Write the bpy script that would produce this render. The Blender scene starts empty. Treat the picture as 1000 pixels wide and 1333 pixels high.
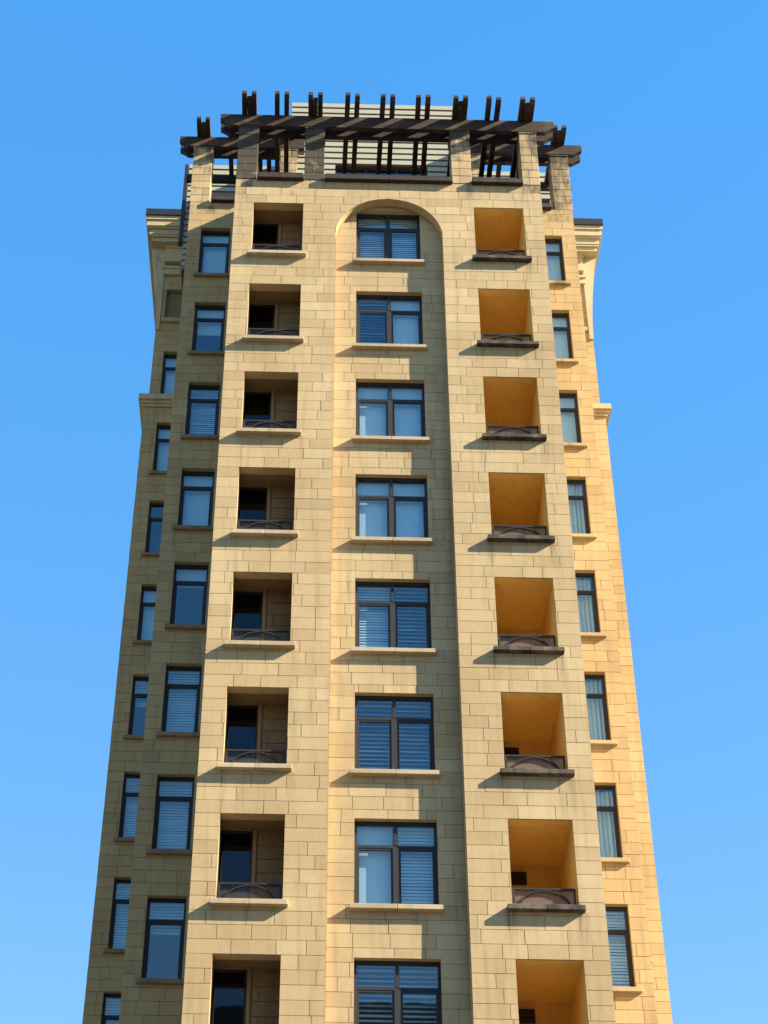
import bpy, math, random
from mathutils import Matrix, Vector
random.seed(11)
sc = bpy.context.scene
col = sc.collection
R = math.radians

# ------------------------------------------------------------------ camera
CAM_Z = 1.6
Z0 = 35.554 + CAM_Z            # world height of the uppermost front lintel
pit, yaw, rol = R(37.795), R(0.833), R(0.689)
fw = Vector((math.sin(yaw)*math.cos(pit), math.cos(yaw)*math.cos(pit), math.sin(pit)))
rt = Vector((math.cos(yaw), -math.sin(yaw), 0)); up = rt.cross(fw)
rt2 = rt*math.cos(rol) + up*math.sin(rol); up2 = up*math.cos(rol) - rt*math.sin(rol)
cam = bpy.data.cameras.new('camera'); co = bpy.data.objects.new('camera', cam); col.objects.link(co)
CAM = Vector((-1.753, -31.66, CAM_Z))
co.matrix_world = Matrix(((rt2.x, up2.x, -fw.x, CAM.x), (rt2.y, up2.y, -fw.y, CAM.y), (rt2.z, up2.z, -fw.z, CAM.z), (0, 0, 0, 1)))
cam.sensor_fit = 'VERTICAL'; cam.sensor_height = 24; cam.lens = 24*2337.07/1333
cam.shift_x = 63.796/1333; cam.shift_y = 33.256/1333
cam.clip_start = 0.1; cam.clip_end = 5000
sc.camera = co

# ------------------------------------------------------------------ light
SUN_EL, SUN_AZ = 33.0, 107.0     # azimuth clockwise from +Y
w = bpy.data.worlds.new('World'); sc.world = w; w.use_nodes = True
nt = w.node_tree; bg = nt.nodes['Background']
sky = nt.nodes.new('ShaderNodeTexSky'); sky.sky_type = 'NISHITA'; sky.sun_disc = False
sky.sun_elevation = R(SUN_EL); sky.sun_rotation = R(SUN_AZ)
sky.air_density = 1.5; sky.dust_density = 0.1; sky.ozone_density = 2.5
gm = nt.nodes.new('ShaderNodeGamma'); gm.inputs[1].default_value = .34
hs = nt.nodes.new('ShaderNodeHueSaturation'); hs.inputs['Saturation'].default_value = 2.0; hs.inputs['Hue'].default_value = .515; hs.inputs['Value'].default_value = 1.37
nt.links.new(sky.outputs[0], gm.inputs[0]); nt.links.new(gm.outputs[0], hs.inputs['Color']); hs2 = nt.nodes.new('ShaderNodeHueSaturation'); hs2.inputs['Saturation'].default_value = 1.48
nt.links.new(hs.outputs[0], hs2.inputs['Color']); nt.links.new(hs2.outputs[0], bg.inputs[0])
bg.inputs[1].default_value = 0.15
sl = bpy.data.lights.new('sun', 'SUN'); so = bpy.data.objects.new('sun', sl); col.objects.link(so)
sl.energy = 5.0; sl.angle = R(0.5); sl.color = (1.0, 0.88, 0.68)
d = Vector((math.sin(R(SUN_AZ))*math.cos(R(SUN_EL)), math.cos(R(SUN_AZ))*math.cos(R(SUN_EL)), math.sin(R(SUN_EL))))
so.rotation_euler = d.to_track_quat('Z', 'Y').to_euler(); so.location = (60, -40, 60)
sc.view_settings.view_transform = 'Standard'; sc.view_settings.look = 'None'
sc.view_settings.gamma = 1; sc.view_settings.use_curve_mapping = False
sc.view_settings.exposure = 1.68

# ------------------------------------------------------------------ materials
def mat(name):
    m = bpy.data.materials.new(name); m.use_nodes = True
    return m, m.node_tree.nodes, m.node_tree.links, m.node_tree.nodes['Principled BSDF']
def math_(n, l, op, a, b, clamp=False):
    x = n.new('ShaderNodeMath'); x.operation = op; x.use_clamp = clamp
    for i, v in enumerate((a, b)):
        if isinstance(v, (int, float)): x.inputs[i].default_value = v
        else: l.new(v, x.inputs[i])
    return x.outputs[0]
def mix_(n, l, f, a, b, mode='MIX'):
    x = n.new('ShaderNodeMix'); x.data_type = 'RGBA'; x.blend_type = mode
    for i, v in ((0, f), (6, a), (7, b)):
        if isinstance(v, (int, float)): x.inputs[i].default_value = v
        elif isinstance(v, tuple): x.inputs[i].default_value = (*v, 1)
        else: l.new(v, x.inputs[i])
    return x.outputs[2]
def noise_(n, l, scale, vec=None, detail=4, rough=.6):
    x = n.new('ShaderNodeTexNoise'); x.inputs['Scale'].default_value = scale
    x.inputs['Detail'].default_value = detail; x.inputs['Roughness'].default_value = rough
    if vec: l.new(vec, x.inputs['Vector'])
    return x.outputs['Fac']
def ramp_(n, l, v, a, b):
    x = n.new('ShaderNodeMapRange'); x.inputs[1].default_value = a; x.inputs[2].default_value = b
    l.new(v, x.inputs[0]); return x.outputs[0]
def stretch_(n, l, pos, s):
    x = n.new('ShaderNodeMapping'); x.inputs['Scale'].default_value = s
    l.new(pos, x.inputs['Vector']); return x.outputs[0]
def stone(name, lo, hi, dirty=(.020, .016, .013), rough=.85, grain=.12, base_dirt=0.0, sills=False):
    m, n, l, b = mat(name)
    pos = n.new('ShaderNodeNewGeometry').outputs['Position']
    at = n.new('ShaderNodeAttribute'); at.attribute_name = 'tone'
    ad = n.new('ShaderNodeAttribute'); ad.attribute_name = 'dirt'
    c = mix_(n, l, at.outputs['Fac'], lo, hi)
    big = noise_(n, l, .4, pos, 5, .62)
    c = mix_(n, l, ramp_(n, l, big, .35, .75), c, (.76, .71, .66), 'MULTIPLY')
    fine = noise_(n, l, 9, pos, 6, .7)
    g = math_(n, l, 'MULTIPLY_ADD', fine, grain*2); g.node.inputs[2].default_value = 1-grain
    comb = n.new('ShaderNodeCombineColor'); [l.new(g, comb.inputs[i]) for i in range(3)]
    c = mix_(n, l, 1.0, c, comb.outputs[0], 'MULTIPLY')
    streak = noise_(n, l, 1.0, stretch_(n, l, pos, (5, 5, .35)), 5, .65)
    st = math_(n, l, 'MULTIPLY', ramp_(n, l, streak, .5, .78), .55)
    c = mix_(n, l, st, c, tuple(x*.55 for x in lo))
    patch = noise_(n, l, 2.6, stretch_(n, l, pos, (1, 1, .45)), 6, .7)
    df = math_(n, l, 'ADD', ad.outputs['Fac'], base_dirt)
    df = math_(n, l, 'ADD', df, math_(n, l, 'MULTIPLY', math_(n, l, 'SUBTRACT', patch, .5), 2.4))
    df = math_(n, l, 'MULTIPLY', ramp_(n, l, df, .35, 1.0), .92, True)
    if sills:
        # grime that runs down from the ends of the loggia sills
        sx = n.new('ShaderNodeSeparateXYZ'); l.new(pos, sx.inputs[0])
        e = math_(n, l, 'ABSOLUTE', math_(n, l, 'SUBTRACT', math_(n, l, 'ABSOLUTE', math_(n, l, 'SUBTRACT', math_(n, l, 'ABSOLUTE', sx.outputs[0], 0), 2.8665), 0), .70), 0)
        f = math_(n, l, 'FRACT', math_(n, l, 'MULTIPLY', math_(n, l, 'SUBTRACT', sx.outputs[2], Z0-1.92-.1), 1/3.0), 0)
        run = noise_(n, l, 1.0, stretch_(n, l, pos, (16, 16, .8)), 4, .6)
        k = math_(n, l, 'MULTIPLY', ramp_(n, l, e, .16, .0), ramp_(n, l, f, .70, .99))
        k = math_(n, l, 'MULTIPLY', k, ramp_(n, l, run, .40, .62))
        k = math_(n, l, 'MULTIPLY', k, math_(n, l, 'LESS_THAN', sx.outputs[1], .1))
        side = ramp_(n, l, sx.outputs[0], -1.0, 1.0)
        k = math_(n, l, 'MULTIPLY', k, math_(n, l, 'MULTIPLY_ADD', side, .5)); k.node.inputs[1].links[0].from_node.inputs[2].default_value = .25
        c = mix_(n, l, k, c, (.07, .055, .045))
    gate = math_(n, l, 'GREATER_THAN', math_(n, l, 'ADD', ad.outputs['Fac'], base_dirt), .02)
    c = mix_(n, l, math_(n, l, 'MULTIPLY', df, gate), c, dirty)
    l.new(c, b.inputs['Base Color']); b.inputs['Roughness'].default_value = rough
    bp = n.new('ShaderNodeBump'); bp.inputs['Strength'].default_value = .25; bp.inputs['Distance'].default_value = .012
    l.new(noise_(n, l, 24, pos, 5, .7), bp.inputs['Height']); l.new(bp.outputs[0], b.inputs['Normal'])
    return m
LO, HI = (.445, .325, .168), (.575, .44, .245)
M_stone = stone('limestone_blocks', LO, HI, sills=True)
M_mortar = stone('mortar', (.25, .175, .092), (.29, .21, .112))
M_wall = stone('plain_stone', (.46, .345, .185), (.5, .38, .21))
M_trim = stone('painted_moulding', (.55, .43, .24), (.61, .49, .29), grain=.08, base_dirt=.12)
M_sill = stone('pale_sill', (.44, .35, .22), (.53, .43, .28), base_dirt=.08)
M_sillw = stone('weathered_sill', (.20, .155, .12), (.26, .20, .15), base_dirt=.55)
M_sillb = stone('brown_sill', (.27, .19, .11), (.33, .235, .14), base_dirt=.3)
M_coping = stone('stained_coping', (.08, .05, .04), (.11, .075, .055), base_dirt=1.0)
M_och = stone('lit_ochre_stucco', (.78, .51, .14), (.82, .54, .155), grain=.05)  # right loggias: ochre brightened, their warm glow put into the colour
M_brown = stone('shaded_loggia_stone', (.22, .145, .065), (.265, .175, .08))  # left loggias: brown stone, their dimmer interior put into a darker colour
def plain(name, c, rough=.6, metal=0, var=.2, scale=6, sx=(1, 1, 1)):
    m, n, l, b = mat(name)
    pos = n.new('ShaderNodeNewGeometry').outputs['Position']
    f = noise_(n, l, scale, stretch_(n, l, pos, sx), 5)
    l.new(mix_(n, l, f, tuple(x*(1-var) for x in c), tuple(min(1, x*(1+var)) for x in c)), b.inputs['Base Color'])
    b.inputs['Roughness'].default_value = rough; b.inputs['Metallic'].default_value = metal
    return m
M_frame = plain('dark_bronze_frame', (.020, .017, .017), .6)
M_iron = plain('painted_iron', (.022, .016, .014), .55)
M_capm = plain('dark_metal_cap', (.022, .016, .015), .5)
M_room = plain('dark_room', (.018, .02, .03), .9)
M_blind = plain('white_blind', (.78, .80, .80), .7, 0, .06)
M_shade = plain('fabric_shade', (.74, .78, .79), .8, 0, .08, 3)
M_curt = plain('pale_curtain', (.66, .68, .63), .9, 0, .15, 8, (6, 6, .4))
M_clad = plain('pale_cladding', (.34, .335, .26), .7, 0, .15, 3, (1, 1, 4))
M_batten = plain('cladding_backing', (.12, .075, .035), .8)
M_vent = plain('dark_louvre', (.03, .02, .018), .6)
M_roof = plain('roof_membrane', (.18, .17, .16), .9)
M_ground = plain('city_ground', (.075, .07, .062), .9, 0, .25, .05)
def wood():
    m, n, l, b = mat('weathered_timber')
    pos = n.new('ShaderNodeNewGeometry').outputs['Position']
    g = noise_(n, l, 3.2, stretch_(n, l, pos, (1, 1, 5)), 7, .75)
    p = noise_(n, l, 1.7, pos, 4)
    c = mix_(n, l, ramp_(n, l, g, .35, .7), (.010, .007, .006), (.06, .030, .016))
    c = mix_(n, l, math_(n, l, 'MULTIPLY', ramp_(n, l, p, .5, .68), .75), c, mix_(n, l, ramp_(n, l, noise_(n, l, 5, pos, 4), .4, .6), (.13, .055, .024), (.09, .075, .06)))
    l.new(c, b.inputs['Base Color']); b.inputs['Roughness'].default_value = .85
    bp = n.new('ShaderNodeBump'); bp.inputs['Strength'].default_value = .5; bp.inputs['Distance'].default_value = .01
    l.new(g, bp.inputs['Height']); l.new(bp.outputs[0], b.inputs['Normal'])
    return m
M_wood = wood()
def glass(name, tint, ior, refl=(.9, .95, 1)):
    m, n, l, b = mat(name); n.remove(b)
    out = n['Material Output']
    tr = n.new('ShaderNodeBsdfTransparent'); tr.inputs[0].default_value = (*tint, 1)
    gl = n.new('ShaderNodeBsdfGlossy'); gl.inputs['Color'].default_value = (*refl, 1); gl.inputs['Roughness'].default_value = .015
    pos = n.new('ShaderNodeNewGeometry').outputs['Position']
    bp = n.new('ShaderNodeBump'); bp.inputs['Strength'].default_value = .05; bp.inputs['Distance'].default_value = .02
    l.new(noise_(n, l, 1.3, pos, 2), bp.inputs['Height']); l.new(bp.outputs[0], gl.inputs['Normal'])
    # Schlick reflectance, the same from both sides of the pane
    ge = n.new('ShaderNodeNewGeometry'); dp = n.new('ShaderNodeVectorMath'); dp.operation = 'DOT_PRODUCT'
    l.new(ge.outputs['Normal'], dp.inputs[0]); l.new(ge.outputs['Incoming'], dp.inputs[1])
    om = math_(n, l, 'SUBTRACT', 1.0, math_(n, l, 'ABSOLUTE', dp.outputs['Value'], 0), True)
    fr = math_(n, l, 'MULTIPLY_ADD', math_(n, l, 'POWER', om, 5.0), 1-ior); fr.node.inputs[2].default_value = ior
    mx = n.new('ShaderNodeMixShader'); l.new(fr, mx.inputs[0]); l.new(tr.outputs[0], mx.inputs[1]); l.new(gl.outputs[0], mx.inputs[2])
    l.new(mx.outputs[0], out.inputs['Surface']); return m
M_glass = glass('blue_tinted_glass', (.84, .94, .97), .08)
M_dark_glass = glass('dark_door_glass', (.5, .55, .65), .03)
def frost(name, c, f):
    m, n, l, b = mat(name); out = n['Material Output']
    tr = n.new('ShaderNodeBsdfTransparent'); mx = n.new('ShaderNodeMixShader')
    tr.inputs[0].default_value = (.8, .78, .75, 1)
    b.inputs['Base Color'].default_value = (*c, 1); b.inputs['Roughness'].default_value = .25
    mx.inputs[0].default_value = f
    l.new(tr.outputs[0], mx.inputs[1]); l.new(b.outputs[0], mx.inputs[2]); l.new(mx.outputs[0], out.inputs['Surface']); return m
M_panel = frost('frosted_rail_glass', (.34, .265, .21), .32)
M_panel2 = frost('clear_rail_glass', (.2, .2, .2), .14)

# ------------------------------------------------------------------ mesh helpers
class MB:
    def __init__(s): s.v = []; s.f = []; s.t = []; s.d = []; s.rim = set(); s.m2 = None
    def add(s, vs, fs, tone=.5, dirt=0.):
        o = len(s.v); s.v += [tuple(p) for p in vs]
        for f in fs: s.f.append(tuple(i+o for i in f)); s.t.append(tone); s.d.append(dirt)
        return s
    def box(s, x0, x1, y0, y1, z0, z1, tone=.5, dirt=0.):
        return s.add([(x0, y0, z0), (x1, y0, z0), (x1, y1, z0), (x0, y1, z0), (x0, y0, z1), (x1, y0, z1), (x1, y1, z1), (x0, y1, z1)],
              [(0, 3, 2, 1), (4, 5, 6, 7), (0, 1, 5, 4), (1, 2, 6, 5), (2, 3, 7, 6), (3, 0, 4, 7)], tone, dirt)
    def bevbox(s, x0, x1, y0, y1, z0, z1, b=.01, tone=.5, dirt=0.):
        # a box with chamfered edges (each face inset by b)
        vs = []; X = (x0, x1); Y = (y0, y1); Z = (z0, z1); ix = {}
        def V(i, j, k, ax):
            key = (i, j, k, ax)
            if key not in ix:
                p = [X[i], Y[j], Z[k]]; sg = [1-2*i, 1-2*j, 1-2*k]
                for a in range(3):
                    if a != ax: p[a] += sg[a]*b
                ix[key] = len(vs); vs.append(tuple(p))
            return ix[key]
        fs = []
        for i in (0, 1):
            q = [V(i, 0, 0, 0), V(i, 1, 0, 0), V(i, 1, 1, 0), V(i, 0, 1, 0)]; fs.append(tuple(q if i else q[::-1]))
            q = [V(0, i, 0, 1), V(0, i, 1, 1), V(1, i, 1, 1), V(1, i, 0, 1)]; fs.append(tuple(q if i else q[::-1]))
            q = [V(0, 0, i, 2), V(1, 0, i, 2), V(1, 1, i, 2), V(0, 1, i, 2)]; fs.append(tuple(q if i else q[::-1]))
        for i in (0, 1):
            for j in (0, 1):
                fs.append((V(i, j, 0, 0), V(i, j, 1, 0), V(i, j, 1, 1), V(i, j, 0, 1)))
                fs.append((V(i, 0, j, 0), V(i, 1, j, 0), V(i, 1, j, 2), V(i, 0, j, 2)))
                fs.append((V(0, i, j, 1), V(1, i, j, 1), V(1, i, j, 2), V(0, i, j, 2)))
                for k in (0, 1): fs.append((V(i, j, k, 0), V(i, j, k, 1), V(i, j, k, 2)))
        return s.add(vs, fs, tone, dirt)
    def prism(s, poly, fn, d0, d1, tone=.5, dirt=0.):
        # poly in wall coordinates (u, z); fn(u, z, depth) -> world
        n = len(poly)
        vs = [fn(u, z, d0) for u, z in poly] + [fn(u, z, d1) for u, z in poly]
        fs = [tuple(range(n)), tuple(range(2*n-1, n-1, -1))] + [(i, i+n, (i+1) % n+n, (i+1) % n) for i in range(n)]
        if s.m2: s.rim.update(range(len(s.f)+2, len(s.f)+len(fs)))
        return s.add(vs, fs, tone, dirt)
    def bar(s, pts, r, tone=.5):
        # square-section bar along points lying in an x-z plane
        for (x0, y, z0), (x1, y1, z1) in zip(pts, pts[1:]):
            L = math.hypot(x1-x0, z1-z0) or 1; nx, nz = -(z1-z0)/L*r, (x1-x0)/L*r
            ex, ez = (x1-x0)/L*r*.4, (z1-z0)/L*r*.4
            s.add([(x0-nx-ex, y-r, z0-nz-ez), (x0+nx-ex, y-r, z0+nz-ez), (x1+nx+ex, y-r, z1+nz+ez), (x1-nx+ex, y-r, z1-nz+ez),
                   (x0-nx-ex, y+r, z0-nz-ez), (x0+nx-ex, y+r, z0+nz-ez), (x1+nx+ex, y+r, z1+nz+ez), (x1-nx+ex, y+r, z1-nz+ez)],
                  [(0, 1, 2, 3), (7, 6, 5, 4), (0, 4, 5, 1), (1, 5, 6, 2), (2, 6, 7, 3), (3, 7, 4, 0)], tone)
        return s
    def build(s, name, m, parent=None, kind=None):
        me = bpy.data.meshes.new(name); me.from_pydata(s.v, [], s.f)
        a = me.attributes.new('tone', 'FLOAT', 'FACE'); a.data.foreach_set('value', s.t)
        a = me.attributes.new('dirt', 'FLOAT', 'FACE'); a.data.foreach_set('value', s.d)
        me.materials.append(m)
        if s.m2:
            me.materials.append(s.m2)
            for i in s.rim: me.polygons[i].material_index = 1
        import bmesh
        bm = bmesh.new(); bm.from_mesh(me); bmesh.ops.recalc_face_normals(bm, faces=bm.faces); bm.to_mesh(me); bm.free()
        o = bpy.data.objects.new(name, me); col.objects.link(o)
        if parent: o.parent = parent; o.matrix_parent_inverse = parent.matrix_world.inverted()
        if kind: o['kind'] = kind
        return o
def empty(name, loc, label, cat, group=None):
    o = bpy.data.objects.new(name, None); col.objects.link(o); o.location = loc; o.empty_display_size = .3
    o.matrix_world = Matrix.Translation(loc)
    o['label'] = label; o['category'] = cat
    if group: o['group'] = group
    return o
def copy_tree(o, parent, off, top=True):
    c = o.copy(); col.objects.link(c); c.parent = parent
    if top: c.location = Vector(o.location)+Vector(off)
    for ch in o.children: copy_tree(ch, c, off, False)
    return c
Z = lambda z: z + Z0          # z is measured from the uppermost front lintel

# ------------------------------------------------------------------ ground
MB().box(-900, 900, -900, 900, -.5, 0).build('ground', M_ground, None, 'structure')

# ------------------------------------------------------------------ buildings across the street (seen in the panes)
M_far = plain('far_concrete', (.17, .15, .13), .9, 0, .2, .2)
M_farw = plain('far_window', (.03, .035, .045), .2)
for (x0, x1, y0, y1, h, lab) in ((-75, -32, -95, -62, 36, 'broad concrete office block across the street, left of the viewer'), (-30, 8, -100, -66, 44, 'tall concrete office block across the street, straight behind the viewer'), (12, 40, -110, -78, 34, 'lower concrete office block across the street, right of the viewer')):
    b_ = empty('office_building', ((x0+x1)/2, (y0+y1)/2, 0), lab, 'building')
    MB().box(x0, x1, y0, y1, .004, h).build('wall', M_far, b_)
    g = MB(); z = 4
    while z < h-3:
        x = x0+1
        while x < x1-2.4: g.box(x, x+1.8, y1-.1, y1+.05, z, z+1.9); x += 3
        z += 3.4
    g.build('windows', M_farw, b_, 'stuff')
# ------------------------------------------------------------------ tower
tower = empty('apartment_tower', (0, 8, 0), 'tall sandstone apartment tower with stepped corners, arched central window bay and loggias', 'apartment tower')
A1, A2, A3, A3U = 4.017, 5.561, 6.96, 6.86
D2, D3, D3U = 3.67, 8.74, 8.83
REC = 0.28                     # depth of the arched recess
RW, ARC = 1.37, -1.12          # recess half width (= arch radius) and arch centre height
B0, B1, HB = 2.219, 3.514, 1.92
WW, HW = 0.83, 1.93
S0, S1 = 5.18, 4.331
T0, T1 = 6.53, 5.68
FL = 3.0
ZB = -27.0                     # blocks are laid one by one down to here
GZ = -Z0
def fn_front(yp): return lambda u, z, dd: (u, yp+dd, Z(z))
def fn_right(xp): return lambda u, z, dd: (xp-dd, u, Z(z))
def fn_left(xp): return lambda u, z, dd: (xp+dd, u, Z(z))
JD = .016                       # joint depth
blocks = []                    # (poly, fn, tone, dirt, protrusion)
def dirt_at(u, z, spots):
    d = 0.
    for (su, sz, ru, rz, a) in spots:
        if sz-rz < z < sz+.05: d = max(d, a*max(0, 1-abs(u-su)/ru)*max(0, 1-(sz-z)/rz))
    return d
def archX(z):
    if z <= ARC: return RW
    if z >= ARC+RW: return 0.
    return math.sqrt(RW*RW-(z-ARC)**2)
def lay(fn, u0, u1, z0, z1, openings=(), arch=False, spots=(), h=.3, tone_bias=0., lens=(.42, .92), breaks=()):
    """lay courses of ashlar on a wall; openings are (ua, ub, za, zb)"""
    j = .005
    k0 = math.ceil((z1-1e-6)/h)
    for k in range(k0, math.floor(z0/h)-1, -1):
        zt, zb_ = min(z1, k*h), max(z0, (k-1)*h)
        if zt-zb_ < .04: continue
        cuts = [u0]; u = u0 - random.random()*.6
        while True:
            u += random.uniform(*lens)
            if u > u1-.22: break
            if u > u0+.22: cuts.append(u)
        cuts.append(u1)
        if arch: cuts = sorted([c for c in cuts if abs(c) > .25 and abs(abs(c)-RW) > .12]+([0.] if zb_ < ARC+RW else []))
        for b in breaks:
            cuts = sorted([c for c in cuts if abs(c-b) > .12 or c in (u0, u1)]+[b])
        if arch and zb_ < ARC:
            cuts = sorted([c for c in cuts if abs(c) > RW+.15]+[-RW-j, RW+j, 0.])
        for a, b in zip(cuts, cuts[1:]):
            pcs = [(a+j, b-j, zb_+j, zt-j)]
            for (oa, ob, za, zb2) in openings:
                new = []
                for (p, q, r, s) in pcs:
                    if q <= oa or p >= ob or s <= za or r >= zb2: new.append((p, q, r, s)); continue
                    if p < oa: new.append((p, oa, r, s))
                    if q > ob: new.append((ob, q, r, s))
                    m0, m1 = max(p, oa), min(q, ob)
                    if r < za-.015: new.append((m0, m1, r, za))
                    if s > zb2+.015: new.append((m0, m1, zb2, s))
                pcs = new
            for (p, q, r, s) in pcs:
                if q-p < .006 or s-r < .006: continue
                tone = min(1, max(0, random.gauss(.5+tone_bias, .20)))
                pr = random.uniform(-.0025, .0025)
                dd = dirt_at((p+q)/2, (r+s)/2, spots)
                poly = [(p, r), (q, r), (q, s), (p, s)]
                if arch and (-RW-.2 < p and q < RW+.2 or (p < RW and q > RW) or (p < -RW and q > -RW)) and r < ARC+RW:
                    sgn = -1 if (p+q)/2 < 0 else 1
                    lo, hi = (p, q) if sgn > 0 else (-q, -p)
                    inner = []; N = 8
                    for i in range(N+1):
                        z_ = r+(s-r)*i/N; x_ = min(hi, max(lo, archX(z_)+(.004 if archX(z_) > 0 else 0)))
                        inner.append((x_, z_))
                    i0 = 0
                    while i0 < N and inner[i0+1][0] >= hi-1e-4: i0 += 1
                    inner = inner[i0:]
                    if len(inner) < 2 or min(x for x, _ in inner) >= hi-.01: continue
                    pol = [(hi, inner[0][1])]+[(hi, s)]+[q_ for q_ in reversed(inner)]
                    cl = []
                    for q_ in pol:
                        if not cl or (abs(q_[0]-cl[-1][0])+abs(q_[1]-cl[-1][1])) > 1e-4: cl.append(q_)
                    if (abs(cl[0][0]-cl[-1][0])+abs(cl[0][1]-cl[-1][1])) < 1e-4: cl.pop()
                    if len(cl) < 3: continue
                    poly = [(sgn*x_, z_) for x_, z_ in cl]
                blocks.append((poly, fn, tone, dd, pr))
def core(mb, fn, u0, u1, z0, z1, d0, d1, openings=()):
    """the wall behind the blocks, with holes for the openings"""
    us = sorted({u0, u1}|{min(u1, max(u0, o[i])) for o in openings for i in (0, 1)})
    for a, b in zip(us, us[1:]):
        if b-a < 1e-4: continue
        m = (a+b)/2; z = z0
        for (oa, ob, za, zb2) in sorted([o for o in openings if o[0] < m < o[1]], key=lambda o: o[2]):
            if za > z: mb.prism([(a, z), (b, z), (b, za), (a, za)], fn, d0, d1)
            z = max(z, zb2)
        if z < z1: mb.prism([(a, z), (b, z), (b, z1), (a, z1)], fn, d0, d1)

NR = 8
bal_l = [(-B1, -B0, -FL*k-HB, -FL*k) for k in range(NR+1)]
bal_r = [(B0, B1, -FL*k-HB, -FL*k) for k in range(NR+1)]
win_c = [(-WW, WW, .10-FL*k-HW, .10-FL*k) for k in range(NR+1)]
win_2l = [(-S0, -S1, FL-FL*k-HW, FL-FL*k) for k in range(NR+1)]
win_2r = [(S1, S0, FL-FL*k-HW, FL-FL*k) for k in range(NR+1)]
win_3l = [(-T0, -T1, FL-FL*k-HW, FL-FL*k) for k in range(NR+1)]
win_3r = [(T1, T0, FL-FL*k-HW, FL-FL*k) for k in range(NR+1)]
side_r = [(.4, 1.9, -FL*k-2.62, -FL*k-HB+.12) for k in range(NR+1)]  # unseen low side openings, added so sun gets into the right loggias
ZT1, ZT2 = .93, 4.10
spots1 = [(x, ZT1, .9, 1.3, .75) for x in (-3.76, -1.95, 1.95, 3.8)]+[(0, ZT1, 3.8, .35, .25)]
spots2 = [(-5.2, ZT2, .5, 1.0, .7), (5.2, ZT2, .5, 1.0, .9)]
F = fn_front(0.)
lay(F, -A1, A1, ZB, ZT1, bal_l+bal_r, True, spots1, breaks=())
blocks[:] = [b for b in blocks if not (all(abs(u) < RW+.02 for u, z in b[0]) and max(z for u, z in b[0]) < ARC)]
FR = fn_front(REC)
lay(FR, -RW-.05, RW+.05, ZB, ARC+RW+.1, win_c, lens=(.5, .95))
G2 = fn_front(D2)
lay(G2, -A2, -A1+.1, ZB, ZT2, win_2l, spots=spots2, tone_bias=-.05)
lay(G2, A1-.1, A2, ZB, ZT2, win_2r, spots=spots2)
G3 = fn_front(D3); G3U = fn_front(D3U)
for s, wn in ((-1, win_3l), (1, win_3r)):
    a, b = sorted((s*A3, s*(A2-.1))); lay(G3, a, b, ZB, .67, wn)
    a, b = sorted((s*A3U, s*(A2-.1))); lay(G3U, a, b, .98, 7.75, wn+[tuple(sorted((s*6.62, s*6.0)))+(4.4, 5.72)])
lay(fn_right(A1), .012, D2, ZB, ZT1, side_r, spots=[(.4, ZT1, 1.2, 1.2, .7)])
lay(fn_left(-A1), .012, D2, ZB, ZT1)
W4 = [fn_right(A2), fn_left(-A2), fn_right(A3), fn_left(-A3)]; wing_fns = [G2, G3, G3U]+W4
lay(W4[0], D2+.012, D3, ZB, ZT2); lay(W4[1], D2+.012, D3, ZB, ZT2)
lay(W4[2], D3+.012, 18, ZB, .67); lay(W4[3], D3+.012, 18, ZB, .67)

cm = MB(); cm.m2 = M_wall
core(cm, F, -A1+JD, -RW, GZ, ARC, JD, .26, bal_l); core(cm, F, RW, A1-JD, GZ, ARC, JD, .26, bal_r)
core(cm, F, -A1+JD, -RW, ARC, ZT1, JD, .26, [o for o in bal_l if o[3] > -.5]); core(cm, F, RW, A1-JD, ARC, ZT1, JD, .26, [o for o in bal_r if o[3] > -.5])
N = 40                                                    # the wall over the arch
for i in range(N):
    ta, tb = math.pi*i/N, math.pi*(i+1)/N
    xa, xb = -RW*math.cos(ta), -RW*math.cos(tb)
    cm.prism([(xa, ARC+RW*math.sin(ta)), (xb, ARC+RW*math.sin(tb)), (xb, ZT1), (xa, ZT1)], F, JD, .26)
core(cm, FR, -RW-.05, RW+.05, GZ, ZT1-.02, JD, .42, win_c)
core(cm, G2, -A2+JD, -A1+.25, GZ, ZT2, JD, .4, win_2l); core(cm, G2, A1-.25, A2-JD, GZ, ZT2, JD, .4, win_2r)
for s, wn in ((-1, win_3l), (1, win_3r)):
    a, b = sorted((s*(A3-JD), s*(A2-.25))); core(cm, G3, a, b, GZ, .67, JD, .4, wn)
    a, b = sorted((s*(A3U-JD), s*(A2-.25))); core(cm, G3U, a, b, .67, 8.5, JD, .4, [o for o in wn if o[2] > .9]+[tuple(sorted((s*6.62, s*6.0)))+(4.4, 5.72)])
core(cm, fn_right(A1), .26, D2+.1, GZ, ZT1, JD, .5, side_r); core(cm, fn_left(-A1), .26, D2+.1, GZ, ZT1, JD, .5)
core(cm, fn_right(A2), D2+.4, D3+.1, GZ, ZT2, JD, .4); core(cm, fn_left(-A2), D2+.4, D3+.1, GZ, ZT2, JD, .4)
core(cm, fn_right(A3), D3+.4, 18, GZ, .67, JD, .4); core(cm, fn_left(-A3), D3+.4, 18, GZ, .67, JD, .4)
core(cm, fn_right(A3U), D3U+.4, 18, .67, 8.5, JD, .4); core(cm, fn_left(-A3U), D3U+.4, 18, .67, 8.5, JD, .4)
cm.box(-A3+.05, A3-.05, 18, 18.4, 0, Z(8.5))
for s in (-1, 1):                                          # the blind window's back
    a, b = sorted((s*6.62, s*6.0)); cm.box(a-.02, b+.02, D3U+.16, D3U+.39, Z(4.38), Z(5.74))
cm.build('wall', M_mortar, tower)
rf = MB()
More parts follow.
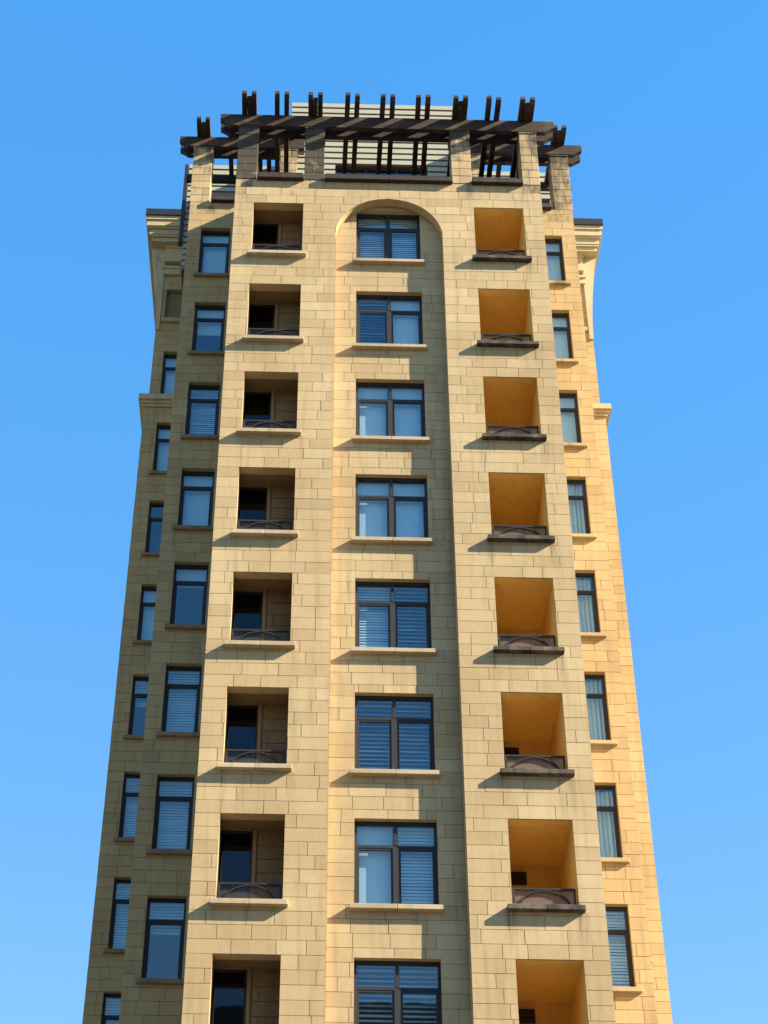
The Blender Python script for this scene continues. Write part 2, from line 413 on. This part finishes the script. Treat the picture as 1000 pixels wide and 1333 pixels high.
rf.box(-A1+.5, A1-.5, .27, D2+.05, Z(.62), Z(.80)); rf.box(-A2+.4, A2-.4, D2+.41, D3, Z(3.8), Z(3.95)); rf.box(-A3U+.4, A3U-.4, D3U+.4, 17.9, Z(8.2), Z(8.35))
rf.build('roof', M_roof, tower)

# the blocks that show largest are objects, the others one mesh
def px(p):
    q = Vector(p)-CAM; z = q.dot(fw)
    return (500-63.8+2337*q.dot(rt2)/z, 666.5+33.3-2337*q.dot(up2)/z)
def score(b):
    poly, fn, *_ = b
    if fn not in (F, FR, G2, G3, G3U): return -1
    P = [px(fn(u, z, 0)) for u, z in poly]
    if any(not (0 < x < 1000 and 0 < y < 1333) for x, y in P): return -1
    a = abs(sum(P[i][0]*P[(i+1) % len(P)][1]-P[(i+1) % len(P)][0]*P[i][1] for i in range(len(P))))/2
    return a
blocks.sort(key=score, reverse=True)
M_wing = stone('warm_wing_stone', (.455, .315, .145), (.57, .415, .20))
rest = MB(); rest_w = MB()
for i, (poly, fn, tone, dd, pr) in enumerate(blocks):
    wing = fn in wing_fns
    if i < 300: MB().prism(poly, fn, pr, JD+.004, tone, dd).build('stone_block', M_wing if wing else M_stone, tower)
    else: (rest_w if wing else rest).prism(poly, fn, pr, JD+.004, tone, dd)
rest.build('stonework', M_stone, tower, 'stuff'); rest_w.build('wing_stonework', M_wing, tower, 'stuff')

# ------------------------------------------------------------------ windows
def slats(x0, x1, y, z0, z1, tilt=.034, pitch=.072):
    hy = .014 if tilt == .034 else .03
    b = MB(); z = z1-.03
    b.box(x0, x1, y-.012, y+.012, z1-.03, z1)
    while z > z0+.03:
        t = tilt*random.uniform(.8, 1.2); sag = random.uniform(-.003, .003)
        b.add([(x0, y-hy, z-t+sag), (x1, y-hy, z-t-sag), (x1, y+hy, z+t-sag), (x0, y+hy, z+t+sag),
               (x0, y-hy, z-t+sag+.004), (x1, y-hy, z-t-sag+.004), (x1, y+hy, z+t-sag+.004), (x0, y+hy, z+t+sag+.004)],
              [(0, 3, 2, 1), (4, 5, 6, 7), (0, 1, 5, 4), (1, 2, 6, 5), (2, 3, 7, 6), (3, 0, 4, 7)])
        z -= pitch
    return b
def curtain(x0, x1, y, z0, z1):
    b = MB(); n = max(12, int((x1-x0)/.018)); ph = random.random()*6
    xs = [x0+(x1-x0)*i/n for i in range(n+1)]
    for i, (a, c) in enumerate(zip(xs, xs[1:])):
        f = lambda x: y+.028*math.sin(x*62+ph)+.015*math.sin(x*23+2*ph)
        b.add([(a, f(a), z0), (c, f(c), z0), (c, f(c), z1), (a, f(a), z1)], [(0, 1, 2, 3)])
    return b
def window(x0, x1, zt, zb, yp, kinds, sill=M_sill, sillp=.1, over=.1, parts=2, frac=.29, sdirt=0.):
    """a window in a hole of the wall; kinds = one blind kind per light"""
    y = yp+.13; fwid = .055
    t = Z(zt); b = Z(zb); trz = t-(t-b)*frac
    g = MB()
    g.box(x0, x1, y, y+.09, t-.07, t); g.box(x0, x1, y, y+.09, b, b+.05)
    g.box(x0, x0+fwid, y+.001, y+.089, b+.05, t-.07); g.box(x1-fwid, x1, y+.001, y+.089, b+.05, t-.07)
    g.box(x0+fwid, x1-fwid, y+.004, y+.085, trz-.03, trz+.03)
    n = len(kinds); wl = (x1-x0)/n
    for i in range(1, n):
        xm = x0+wl*i
        g.box(xm-.06, xm+.06, y-.006, y+.088, b+.05, trz-.03); g.box(xm-.03, xm+.03, y-.004, y+.087, trz+.03, t-.07)
    root = g.build('window_frame', M_frame, tower) if False else None
    frame = MB(); frame.v, frame.f, frame.t, frame.d = g.v, g.f, g.t, g.d
    win = frame.build('window', M_frame, tower)
    for i, kd in enumerate(kinds):
        a = x0+wl*i+(fwid if i == 0 else .055); c = x0+wl*(i+1)-(fwid if i == n-1 else .055)
        sash = MB(); sw = .045
        sash.box(a, c, y+.012, y+.06, trz-.03-sw, trz-.031); sash.box(a, c, y+.012, y+.06, b+.051, b+.05+sw)
        sash.box(a, a+sw, y+.013, y+.059, b+.05+sw, trz-.03-sw); sash.box(c-sw, c, y+.013, y+.059, b+.05+sw, trz-.03-sw)
        sash.build('sash', M_frame, win)
        MB().box(a+sw-.004, c-sw+.004, y+.034, y+.04, b+.046+sw, trz-.026-sw).build('pane', M_glass, win)
        MB().box(a-.02, c+.02, y+.034, y+.04, trz+.026, t-.066).build('pane', M_glass, win)
        yb = y+.16; mid = trz
        if kd == 'slats': slats(a, c, yb, b+.04, t-.06).build('blind', M_blind, win)
        elif kd == 'shade': MB().box(a, c, yb-.004, yb+.004, b+.05, t-.05).build('blind', M_shade, win)
        elif kd == 'half':
            MB().box(a, c, yb-.004, yb+.004, mid-(mid-b)*random.uniform(.2, .4), t-.05).build('blind', M_shade, win)
        elif kd == 'top': MB().box(a, c, yb-.004, yb+.004, mid-.06, t-.05).build('blind', M_shade, win)
        elif kd == 'topslats':
            slats(a, c, yb, mid-.3, t-.06).build('blind', M_blind, win)
        elif kd == 'darkslats': slats(a, c, yb+.12, b+.04, t-.06, .03, .1).build('blind', M_blind, win)
        elif kd == 'curtain': curtain(a, c, yb+.03, b+.03, t-.05).build('curtain', M_curt, win)
        elif kd == 'drape': curtain(a+(c-a)*.45, c, yb+.03, b+.03, t-.05).build('curtain', M_curt, win)
    rm = MB(); ye = y+1.1; y_ = y+.091
    rm.add([(x0-.1, y_, b-.1), (x1+.1, y_, b-.1), (x1+.1, ye, b-.1), (x0-.1, ye, b-.1), (x0-.1, y_, t+.1), (x1+.1, y_, t+.1), (x1+.1, ye, t+.1), (x0-.1, ye, t+.1)],
           [(0, 1, 2, 3), (4, 7, 6, 5), (1, 5, 6, 2), (2, 6, 7, 3), (3, 7, 4, 0)])
    rm.build('room', M_room, win)
    L = (x1-x0+2*over)/parts
    for i in range(parts):
        MB().bevbox(x0-over+L*i+.003, x0-over+L*(i+1)-.003, yp-sillp, y-.008, b-.10, b+.004, .008, random.random(), sdirt).build('sill', sill, win)
    return win
CK = [('slats', 'slats'), ('darkslats', 'shade'), ('shade', 'shade'), ('shade', 'shade'), ('slats', 'darkslats'), ('darkslats', 'darkslats'), ('shade', 'slats'), ('darkslats', 'darkslats'), ('slats', 'slats')]
L2 = ['shade', 'half', 'slats', 'shade', 'top', 'slats', 'slats', 'topslats', 'shade']
R2 = ['shade', 'shade', 'shade', 'curtain', 'curtain', 'drape', 'drape', 'slats', 'shade']
L3 = ['shade', 'shade', 'none', 'shade', 'topslats', 'slats', 'slats', 'slats', 'slats']
R3 = ['shade', 'slats', 'curtain', 'shade', 'half', 'shade', 'slats', 'shade', 'slats']
for k in range(NR+1):
    zt = .10-FL*k
    window(-WW, WW, zt, zt-HW, REC, CK[k], M_sill, .13, .10)
    zt = FL-FL*k
    window(-S0, -S1, zt, zt-HW, D2, (L2[k],), M_sillb, .09, .10, 1, .27)
    window(S1, S0, zt, zt-HW, D2, (R2[k],), M_wall, .09, .12, 1, .29, .55 if k == 0 else .3 if k < 3 else 0)
    y3 = D3U if k == 0 else D3
    window(-T0, -T1, zt, zt-HW, y3, (L3[k],), M_sillb, .07 if k else .02, .10, 1, .29)
    window(T1, T0, zt, zt-HW, y3, (R3[k],), M_wall, .07 if k else .02, .10, 1, .29)

# ------------------------------------------------------------------ loggias
def loggia(s, k):
    lt = Z(-FL*k); sill_t = lt-HB; fl = lt-2.75
    x0, x1 = (B0-.12, B1-.01) if s > 0 else (-B1-.06, -B0+.12)
    dep = 2.05 if s > 0 else .70
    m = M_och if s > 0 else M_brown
    b = MB(); y0, y1 = .262, dep; zc = lt+.035
    b.box(x0-.05, x1+.004, y0, y1, zc, zc+.06)                       # ceiling
    b.box(x0-.05, x1+.004, y0, y1, fl-.06, fl)                       # floor
    b.box(x0-.05, x0, y0, y1, fl, zc)                                # left wall
    if s > 0: pass
    else: b.box(x1, x1+.05, y0, y1, fl, zc)
    if s > 0:
        b.box(x1, x1+.003, y0, .4, fl, zc); b.box(x1, x1+.003, 1.9, y1, fl, zc)
        b.box(x1, x1+.003, .4, 1.9, lt-HB+.12, zc); b.box(x1, x1+.003, .4, 1.9, fl, lt-2.62)
        b.box(x0-.05, x1+.004, y1, y1+.06, fl-.06, zc+.06)           # back wall
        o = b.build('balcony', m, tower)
        v = MB()
        vx0, vx1 = x0+.12, x0+.70
        v.box(vx0, vx1, y1-.02, y1-.005, lt-.42, lt-.12)
        for i in range(5): v.box(vx0, vx1, y1-.045, y1-.021, lt-.40+i*.06, lt-.375+i*.06)
        v.build('vent', M_vent, o)
        MB().box(x0+.01, x1-.01, y1-.05, y1-.003, lt-.60, lt-.54).build('trim_board', m, o)
    else:
        xd = -2.86
        b.box(xd, x1+.05, y1, y1+.06, fl-.06, zc+.06)
        b.box(x0-.05, xd, y1, y1+.06, lt+.02, zc+.06)
        b.box(xd-.003, xd+.07, y1-.05, y1, fl, lt-.02, 1.0)
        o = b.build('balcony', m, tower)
        bl = MB(); z = fl
        while z < lt-.1:
            zz = min(z+.29, lt-.01); xm = random.choice((xd+.22, x1-.12))
            for p, q in ((xd+.1, xm-.008), (xm+.008, x1-.002)): bl.box(p, q, y1-.02, y1+.001, z+.008, zz, random.random())
            z += .3
        bl.build('wall_facing', M_brown, o, 'stuff')
        dr = MB(); yd = y1+.10
        for xx in (x0-.02, xd-.05): dr.box(xx, xx+.04, yd-.03, yd+.03, fl, lt-.03)
        dr.box(x0, xd, yd-.031, yd+.031, lt-.03, lt+.02)
        dr.build('door_frame', M_frame, o)
        MB().box(x0+.02, xd-.02, yd-.004, yd+.004, fl, lt-.03).build('door_glass', M_dark_glass, o)
        rm = MB(); rm.add([(x0-.06, y1+.05, fl), (xd+.05, y1+.05, fl), (xd+.05, 2.2, fl), (x0-.06, 2.2, fl), (x0-.06, y1+.05, zc), (xd+.05, y1+.05, zc), (xd+.05, 2.2, zc), (x0-.06, 2.2, zc)],
                          [(0, 1, 2, 3), (4, 7, 6, 5), (1, 5, 6, 2), (2, 6, 7, 3), (3, 7, 4, 0)])
        rm.build('room', M_room, o)
    if s > 0:
        q = MB(); q.box(B0, B1, .03, .262, lt-.006, lt+.0); q.box(B1-.006, B1, .03, .262, sill_t, lt-.006); q.build('reveal', m, o)
    # front parapet sill, of two stones
    xa, xb = (s*B0, s*B1) if s > 0 else (-B1, -B0)
    L = (xb-xa+.22)/2
    for i in range(2):
        MB().bevbox(xa-.11+L*i+.003, xa-.11+L*(i+1)-.003, -.14, .2, sill_t-.105, sill_t+.004, .008, random.random(), (.45-.045*k) if s > 0 else 0).build('sill', M_sillw if s > 0 else M_sill, o)
    # railing with an arched bar
    r = MB(); yr = .12; rz0, rz1 = sill_t+.004, sill_t+.46; e = .035
    r.box(xa+e, xb-e, yr-.02, yr+.02, rz1-.038, rz1)
    r.box(xa+e, xa+e+.035, yr-.018, yr+.018, rz0, rz1-.045); r.box(xb-e-.035, xb-e, yr-.018, yr+.018, rz0, rz1-.045)
    xc, hw = (xa+xb)/2, (xb-xa)/2-.14
    pts = [(xc-hw*math.cos(math.pi*i/16), yr, rz0+(rz1-.05-rz0)*math.sin(math.pi*i/16)) for i in range(17)]
    r.bar(pts, .017)
    r.build('railing', M_iron, o)
    MB().box(xa+.04, xb-.04, yr+.03, yr+.036, rz0, rz1-.03).build('glass_panel', M_panel if s > 0 else M_panel2, o)
for k in range(NR+1):
    loggia(-1, k); loggia(1, k)

# ------------------------------------------------------------------ ledges, cornices, mouldings
for s in (-1, 1):
    def bx(mb, xa, xb, *r):
        a, b = sorted((s*xa, s*xb)); return mb.box(a, b, *r)
    g = MB()
    bx(g, 5.4, A3+.05, D3-.05, 18, Z(.60), Z(.70)); bx(g, 5.4, A3+.10, D3-.10, 18, Z(.70), Z(.80)); bx(g, 5.4, A3+.17, D3-.17, 18, Z(.80), Z(1.0))
    g.build('ledge', M_trim, tower)
    g = MB()
    for i, (e, za, zb2) in enumerate([(.36, 7.55, 7.72), (.42, 7.72, 7.80), (.44, 7.80, 8.02), (.50, 8.02, 8.10), (.54, 8.10, 8.36), (.58, 8.36, 8.52)]):
        bx(g, 5.3, A3U+e, D3U-e, 18, Z(za), Z(zb2))
    g.build('cornice', M_trim, tower)
    bx(MB(), 5.3, A3U+.60, D3U-.63, 18, Z(8.52), Z(8.80)).build('roof_edge', M_capm, tower)
    # flared corner corbel under the cornice
    prof = [(0, 3.9)] + [(.36*(t/10)**1.7+.005, 3.9+3.65*t/10) for t in range(1, 11)]
    poly = [(s*(A3U-.12), 3.9)]+[(s*(A3U+e), z) for e, z in prof]+[(s*(A3U-.12), 7.55)]
    if s < 0: poly = poly[::-1]
    MB().prism(poly, fn_front(D3U), -.05, 9.1).build('corbel', M_trim, tower)
    g = MB(); bx(g, 5.3, A3U-.10, D3U-.16, D3U, Z(6.85), Z(7.5)); bx(g, 5.3, A3U-.06, D3U-.20, D3U, Z(7.44), Z(7.55))
    g.build('frieze_block', M_trim, tower)
    g = MB(); bx(g, 5.3, A3U-.08, D3U-.10, D3U, Z(6.32), Z(6.62)); bx(g, 5.3, A3U-.04, D3U-.14, D3U, Z(6.56), Z(6.66))
    g.build('frieze_band', M_trim, tower)
    bx(MB(), 5.9, 6.70, D3U-.08, D3U+.1, Z(4.24), Z(4.4)).build('sill', M_wall, tower)

# parapet copings (stained dark)
def coping(x0, x1, y0, z0, rail=True):
    g = MB(); n = max(1, round((x1-x0)/.9)); L = (x1-x0)/n
    for i in range(n): g.bevbox(x0+L*i+.004, x0+L*(i+1)-.004, y0-.13, y0+.3, Z(z0), Z(z0+.17), .01, random.random())
    return g.build('coping', M_coping, tower)
for x0, x1 in ((-3.46, -2.22), (-1.70, 1.70), (2.20, 3.56)):
    coping(x0, x1, 0, .86)
    g = MB(); g.box(x0+.05, x1-.05, .06, .12, Z(1.03), Z(1.10)); g.box(x0+.05, x1-.05, .06, .10, Z(1.22), Z(1.27))
    x = x0+.1
    while x < x1-.05: g.box(x, x+.025, .07, .095, Z(1.10), Z(1.22)); x += .12
    g.build('parapet_rail', M_iron, tower)
for s in (-1, 1):
    a, b = sorted((s*4.0, s*4.95)); coping(a, b, D2, 4.06)
    a, b = sorted((s*4.0, s*4.95))
    MB().box(a, b, D2+.1, D2+.2, Z(4.23), Z(4.62)).build('parapet_rail', M_iron, tower)
# side walls of the front roof terrace
for s in (-1, 1):
    a, b = sorted((s*4.012, s*3.74)); g = MB(); z = .93
    g.box(a+.012, b-.012, .56, D2-.01, Z(.9), Z(3.88), .3, .6)
    while z < 3.85:
        y = .56
        while y < D2-.05:
            L = min(random.uniform(.5, .9), D2-.01-y)
            if D2-.01-y-L < .2: L = D2-.01-y
            g.bevbox(a, b, y+.004, y+L-.004, Z(z)+.004, Z(min(z+.3, 3.9))-.004, .006, random.random(), .55+.3*(z-.9)/3); y += L
        z += .3
    g.build('terrace_wall', M_stone, tower)
# stone pillars that carry the timber
def pillar(x0, x1, y0, dep, z0, z1, dirts):
    g = MB(); n = round((z1-z0)/.3); h = (z1-z0)/n
    g.box(x0+.012, x1-.012, y0+.012, y0+dep-.012, Z(z0), Z(z1)-.01, .2, dirts[-1]*.8)
    for i in range(n):
        f = (i+.5)/n; dd = dirts[0]+(dirts[1]-dirts[0])*f**1.3
        za, zb2 = Z(z0+h*i)+.006, Z(z0+h*(i+1))-.006
        xm = x0+(x1-x0)*(random.choice((.38, .62)))
        o = random.uniform(-.003, .003)
        for p, q in ((x0+o, xm-.004), (xm+.004, x1+o)): g.bevbox(p, q, y0+o, y0+dep, za, zb2, .006, random.random(), max(0, dd+random.uniform(-.12, .12)))
    g.bevbox(x0-.02, x1+.02, y0-.02, y0+dep+.02, Z(z1)-.004, Z(z1)+.05, .008, .5, dirts[1])
    return g.build('pillar', M_stone, tower)
PX = [(-4.02, -3.48, (1.0, 1.9)), (-2.22, -1.70, (.9, 1.8)), (1.69, 2.21, (.05, 1.1)), (3.56, 4.02, (.25, .85))]
for x0, x1, dr in PX: pillar(x0, x1, .0, .55, .93, 3.0, dr)
for x0, x1, dr in ((-5.58, -5.02, (.05, .7)), (5.05, 5.58, (.55, .85)), (-3.0, -2.5, (.4, .8)), (2.5, 3.0, (.4, .8))):
    pillar(x0, x1, D2, .55, 4.1 if abs(x0) > 4 else .8, 6.46, dr)

# ------------------------------------------------------------------ timber pergolas
def beam(par, x0, x1, y, z, h, t, cut0=True, cut1=True):
    e = .18
    poly = [(x0, z+h), (x1, z+h)]
    poly += [(x1, z+h*.45), (x1-.10, z+h*.30), (x1-.26, z)] if cut1 else [(x1, z)]
    poly += [(x0+.26, z), (x0+.10, z+h*.30), (x0, z+h*.45)] if cut0 else [(x0, z)]
    poly = poly[::-1]
    return MB().prism(poly, fn_front(y), 0, t, random.random()).build('beam', M_wood, par)
def rafter(par, x, wd, y0, y1, z, h, name='rafter'):
    poly = [(y0, z+h*.45), (y0+.12, z), (y1, z), (y1, z+h), (y0, z+h)]
    sk = random.uniform(-.012, .012)
    return MB().prism(poly, lambda u, zz, dd: (x+dd+sk*(u-y0), u, Z(zz)), -wd/2, wd/2).build(name, M_wood, par)
p1 = empty('timber_pergola', (0, .3, Z(3.05)), 'long dark timber pergola with paired rafters along the front parapet above the arched bay', 'pergola', 'weathered rooftop pergolas')
for y in (-.02, .30): beam(p1, -4.54, 4.54, y, 3.07, .44, .13)
for i in range(9):
    x = -3.83+.955*i
    if i in (0, 2, 6, 8): x = {0: -3.76, 2: -1.97, 6: 1.96, 8: 3.77}[i]
    for dx in (-.13, .13): rafter(p1, x+dx, .13, -.68+random.uniform(-.02, .02), 2.7, 3.50, .20)
    if i in (0, 2, 6, 8): rafter(p1, x, .12, -.53, .9, 3.46, .2, 'stub_rafter')
MB().box(-4.0, 4.0, 2.5, 2.62, Z(3.23), Z(3.50)).build('wall_plate', M_wood, p1)
for s, lab in ((-1, 'short dark timber pergola on the shaded left setback, behind the front pergola'), (1, 'short dark timber pergola on the sunny right setback, behind the front pergola')):
    p = empty('timber_pergola', (s*5, D2+.3, Z(6.3)), lab, 'pergola', 'weathered rooftop pergolas')
    a, b = sorted((s*6.03, s*2.3))
    for y in (D2-.02, D2+.33): beam(p, a, b, y, 6.54, .42, .13, s < 0, s > 0)
    for i, x in enumerate((5.32, 4.4, 3.5, 2.75)):
        for dx in (-.13, .13): rafter(p, s*x+dx, .13, D2-.62, D2+1.7, 6.95, .20)
        if i in (0, 3): rafter(p, s*x, .12, D2-.47, D2+.9, 6.90, .2, 'stub_rafter')
    MB().box(min(s*5.9, s*2.5), max(s*5.9, s*2.5), D2+1.45, D2+1.57, Z(6.68), Z(6.95)).build('wall_plate', M_wood, p)

# ------------------------------------------------------------------ penthouse storeys with pale boards
def clad(x0, x1, y, z0, z1, openings, depth, h=.26, name='penthouse_wall'):
    g = MB()
    core(g, fn_front(y), x0+.02, x1-.02, z0, z1, .03, .25, openings)
    g.box(x0+.02, x0+.3, y+.25, y+depth, Z(z0), Z(z1)); g.box(x1-.3, x1-.02, y+.25, y+depth, Z(z0), Z(z1))
    g.box(x0, x1, y+.26, y+depth, Z(z1-.1), Z(z1)-.004)
    o = g.build(name, M_batten, tower)
    z = z1
    while z > z0+.1:
        za = max(z0, z-h)
        segs = [(x0, x1)]
        for (oa, ob, oz0, oz1) in openings:
            if oz0 < z-.02 and oz1 > za+.02: segs = [q for (p, r) in segs for q in ((p, oa), (ob, r))]
        for p, r in segs:
            MB().add([(p, y-.006, Z(za)+.05), (r, y-.006, Z(za)+.05), (r, y+.012, Z(z)-.012), (p, y+.012, Z(z)-.012),
                      (p, y+.031, Z(za)+.05), (r, y+.031, Z(za)+.05), (r, y+.031, Z(z)-.012), (p, y+.031, Z(z)-.012)],
                     [(0, 1, 2, 3), (4, 7, 6, 5), (0, 4, 5, 1), (1, 5, 6, 2), (2, 6, 7, 3), (3, 7, 4, 0)]).build('board', M_clad, o)
        z -= h
    # side boards
    for xs in (x0, x1):
        z = z1
        while z > z0+.1:
            za = max(z0, z-h); a, b = (xs-.006, xs+.02) if xs < 0 else (xs-.02, xs+.006)
            MB().box(a, b, y+.032, y+depth, Z(za)+.02, Z(z)-.012).build('board', M_clad, o)
            z -= h
    return o
op = (-1.36, 1.40, 4.3, 6.25)
clad(-2.72, 2.42, 4.0, 3.9, 9.12, [op], 6)
window(op[0], op[1], op[3], op[2], 4.0, ('none', 'none', 'none'), M_wall, .03, .03, 1, .3)
ol = (-4.9, -3.4, 4.6, 7.2); orr = (3.3, 4.3, 4.6, 7.0)
clad(-5.95, 5.95, 6.2, 3.9, 8.7, [], 3)
for s in (-1, 1):                                     # dark corner posts of the upper storey
    a, b = sorted((s*5.97, s*6.08))
    MB().box(a, b, 6.1, 6.3, Z(5.0 if s < 0 else 7.3), Z(8.55)).build('corner_post', M_capm, tower)
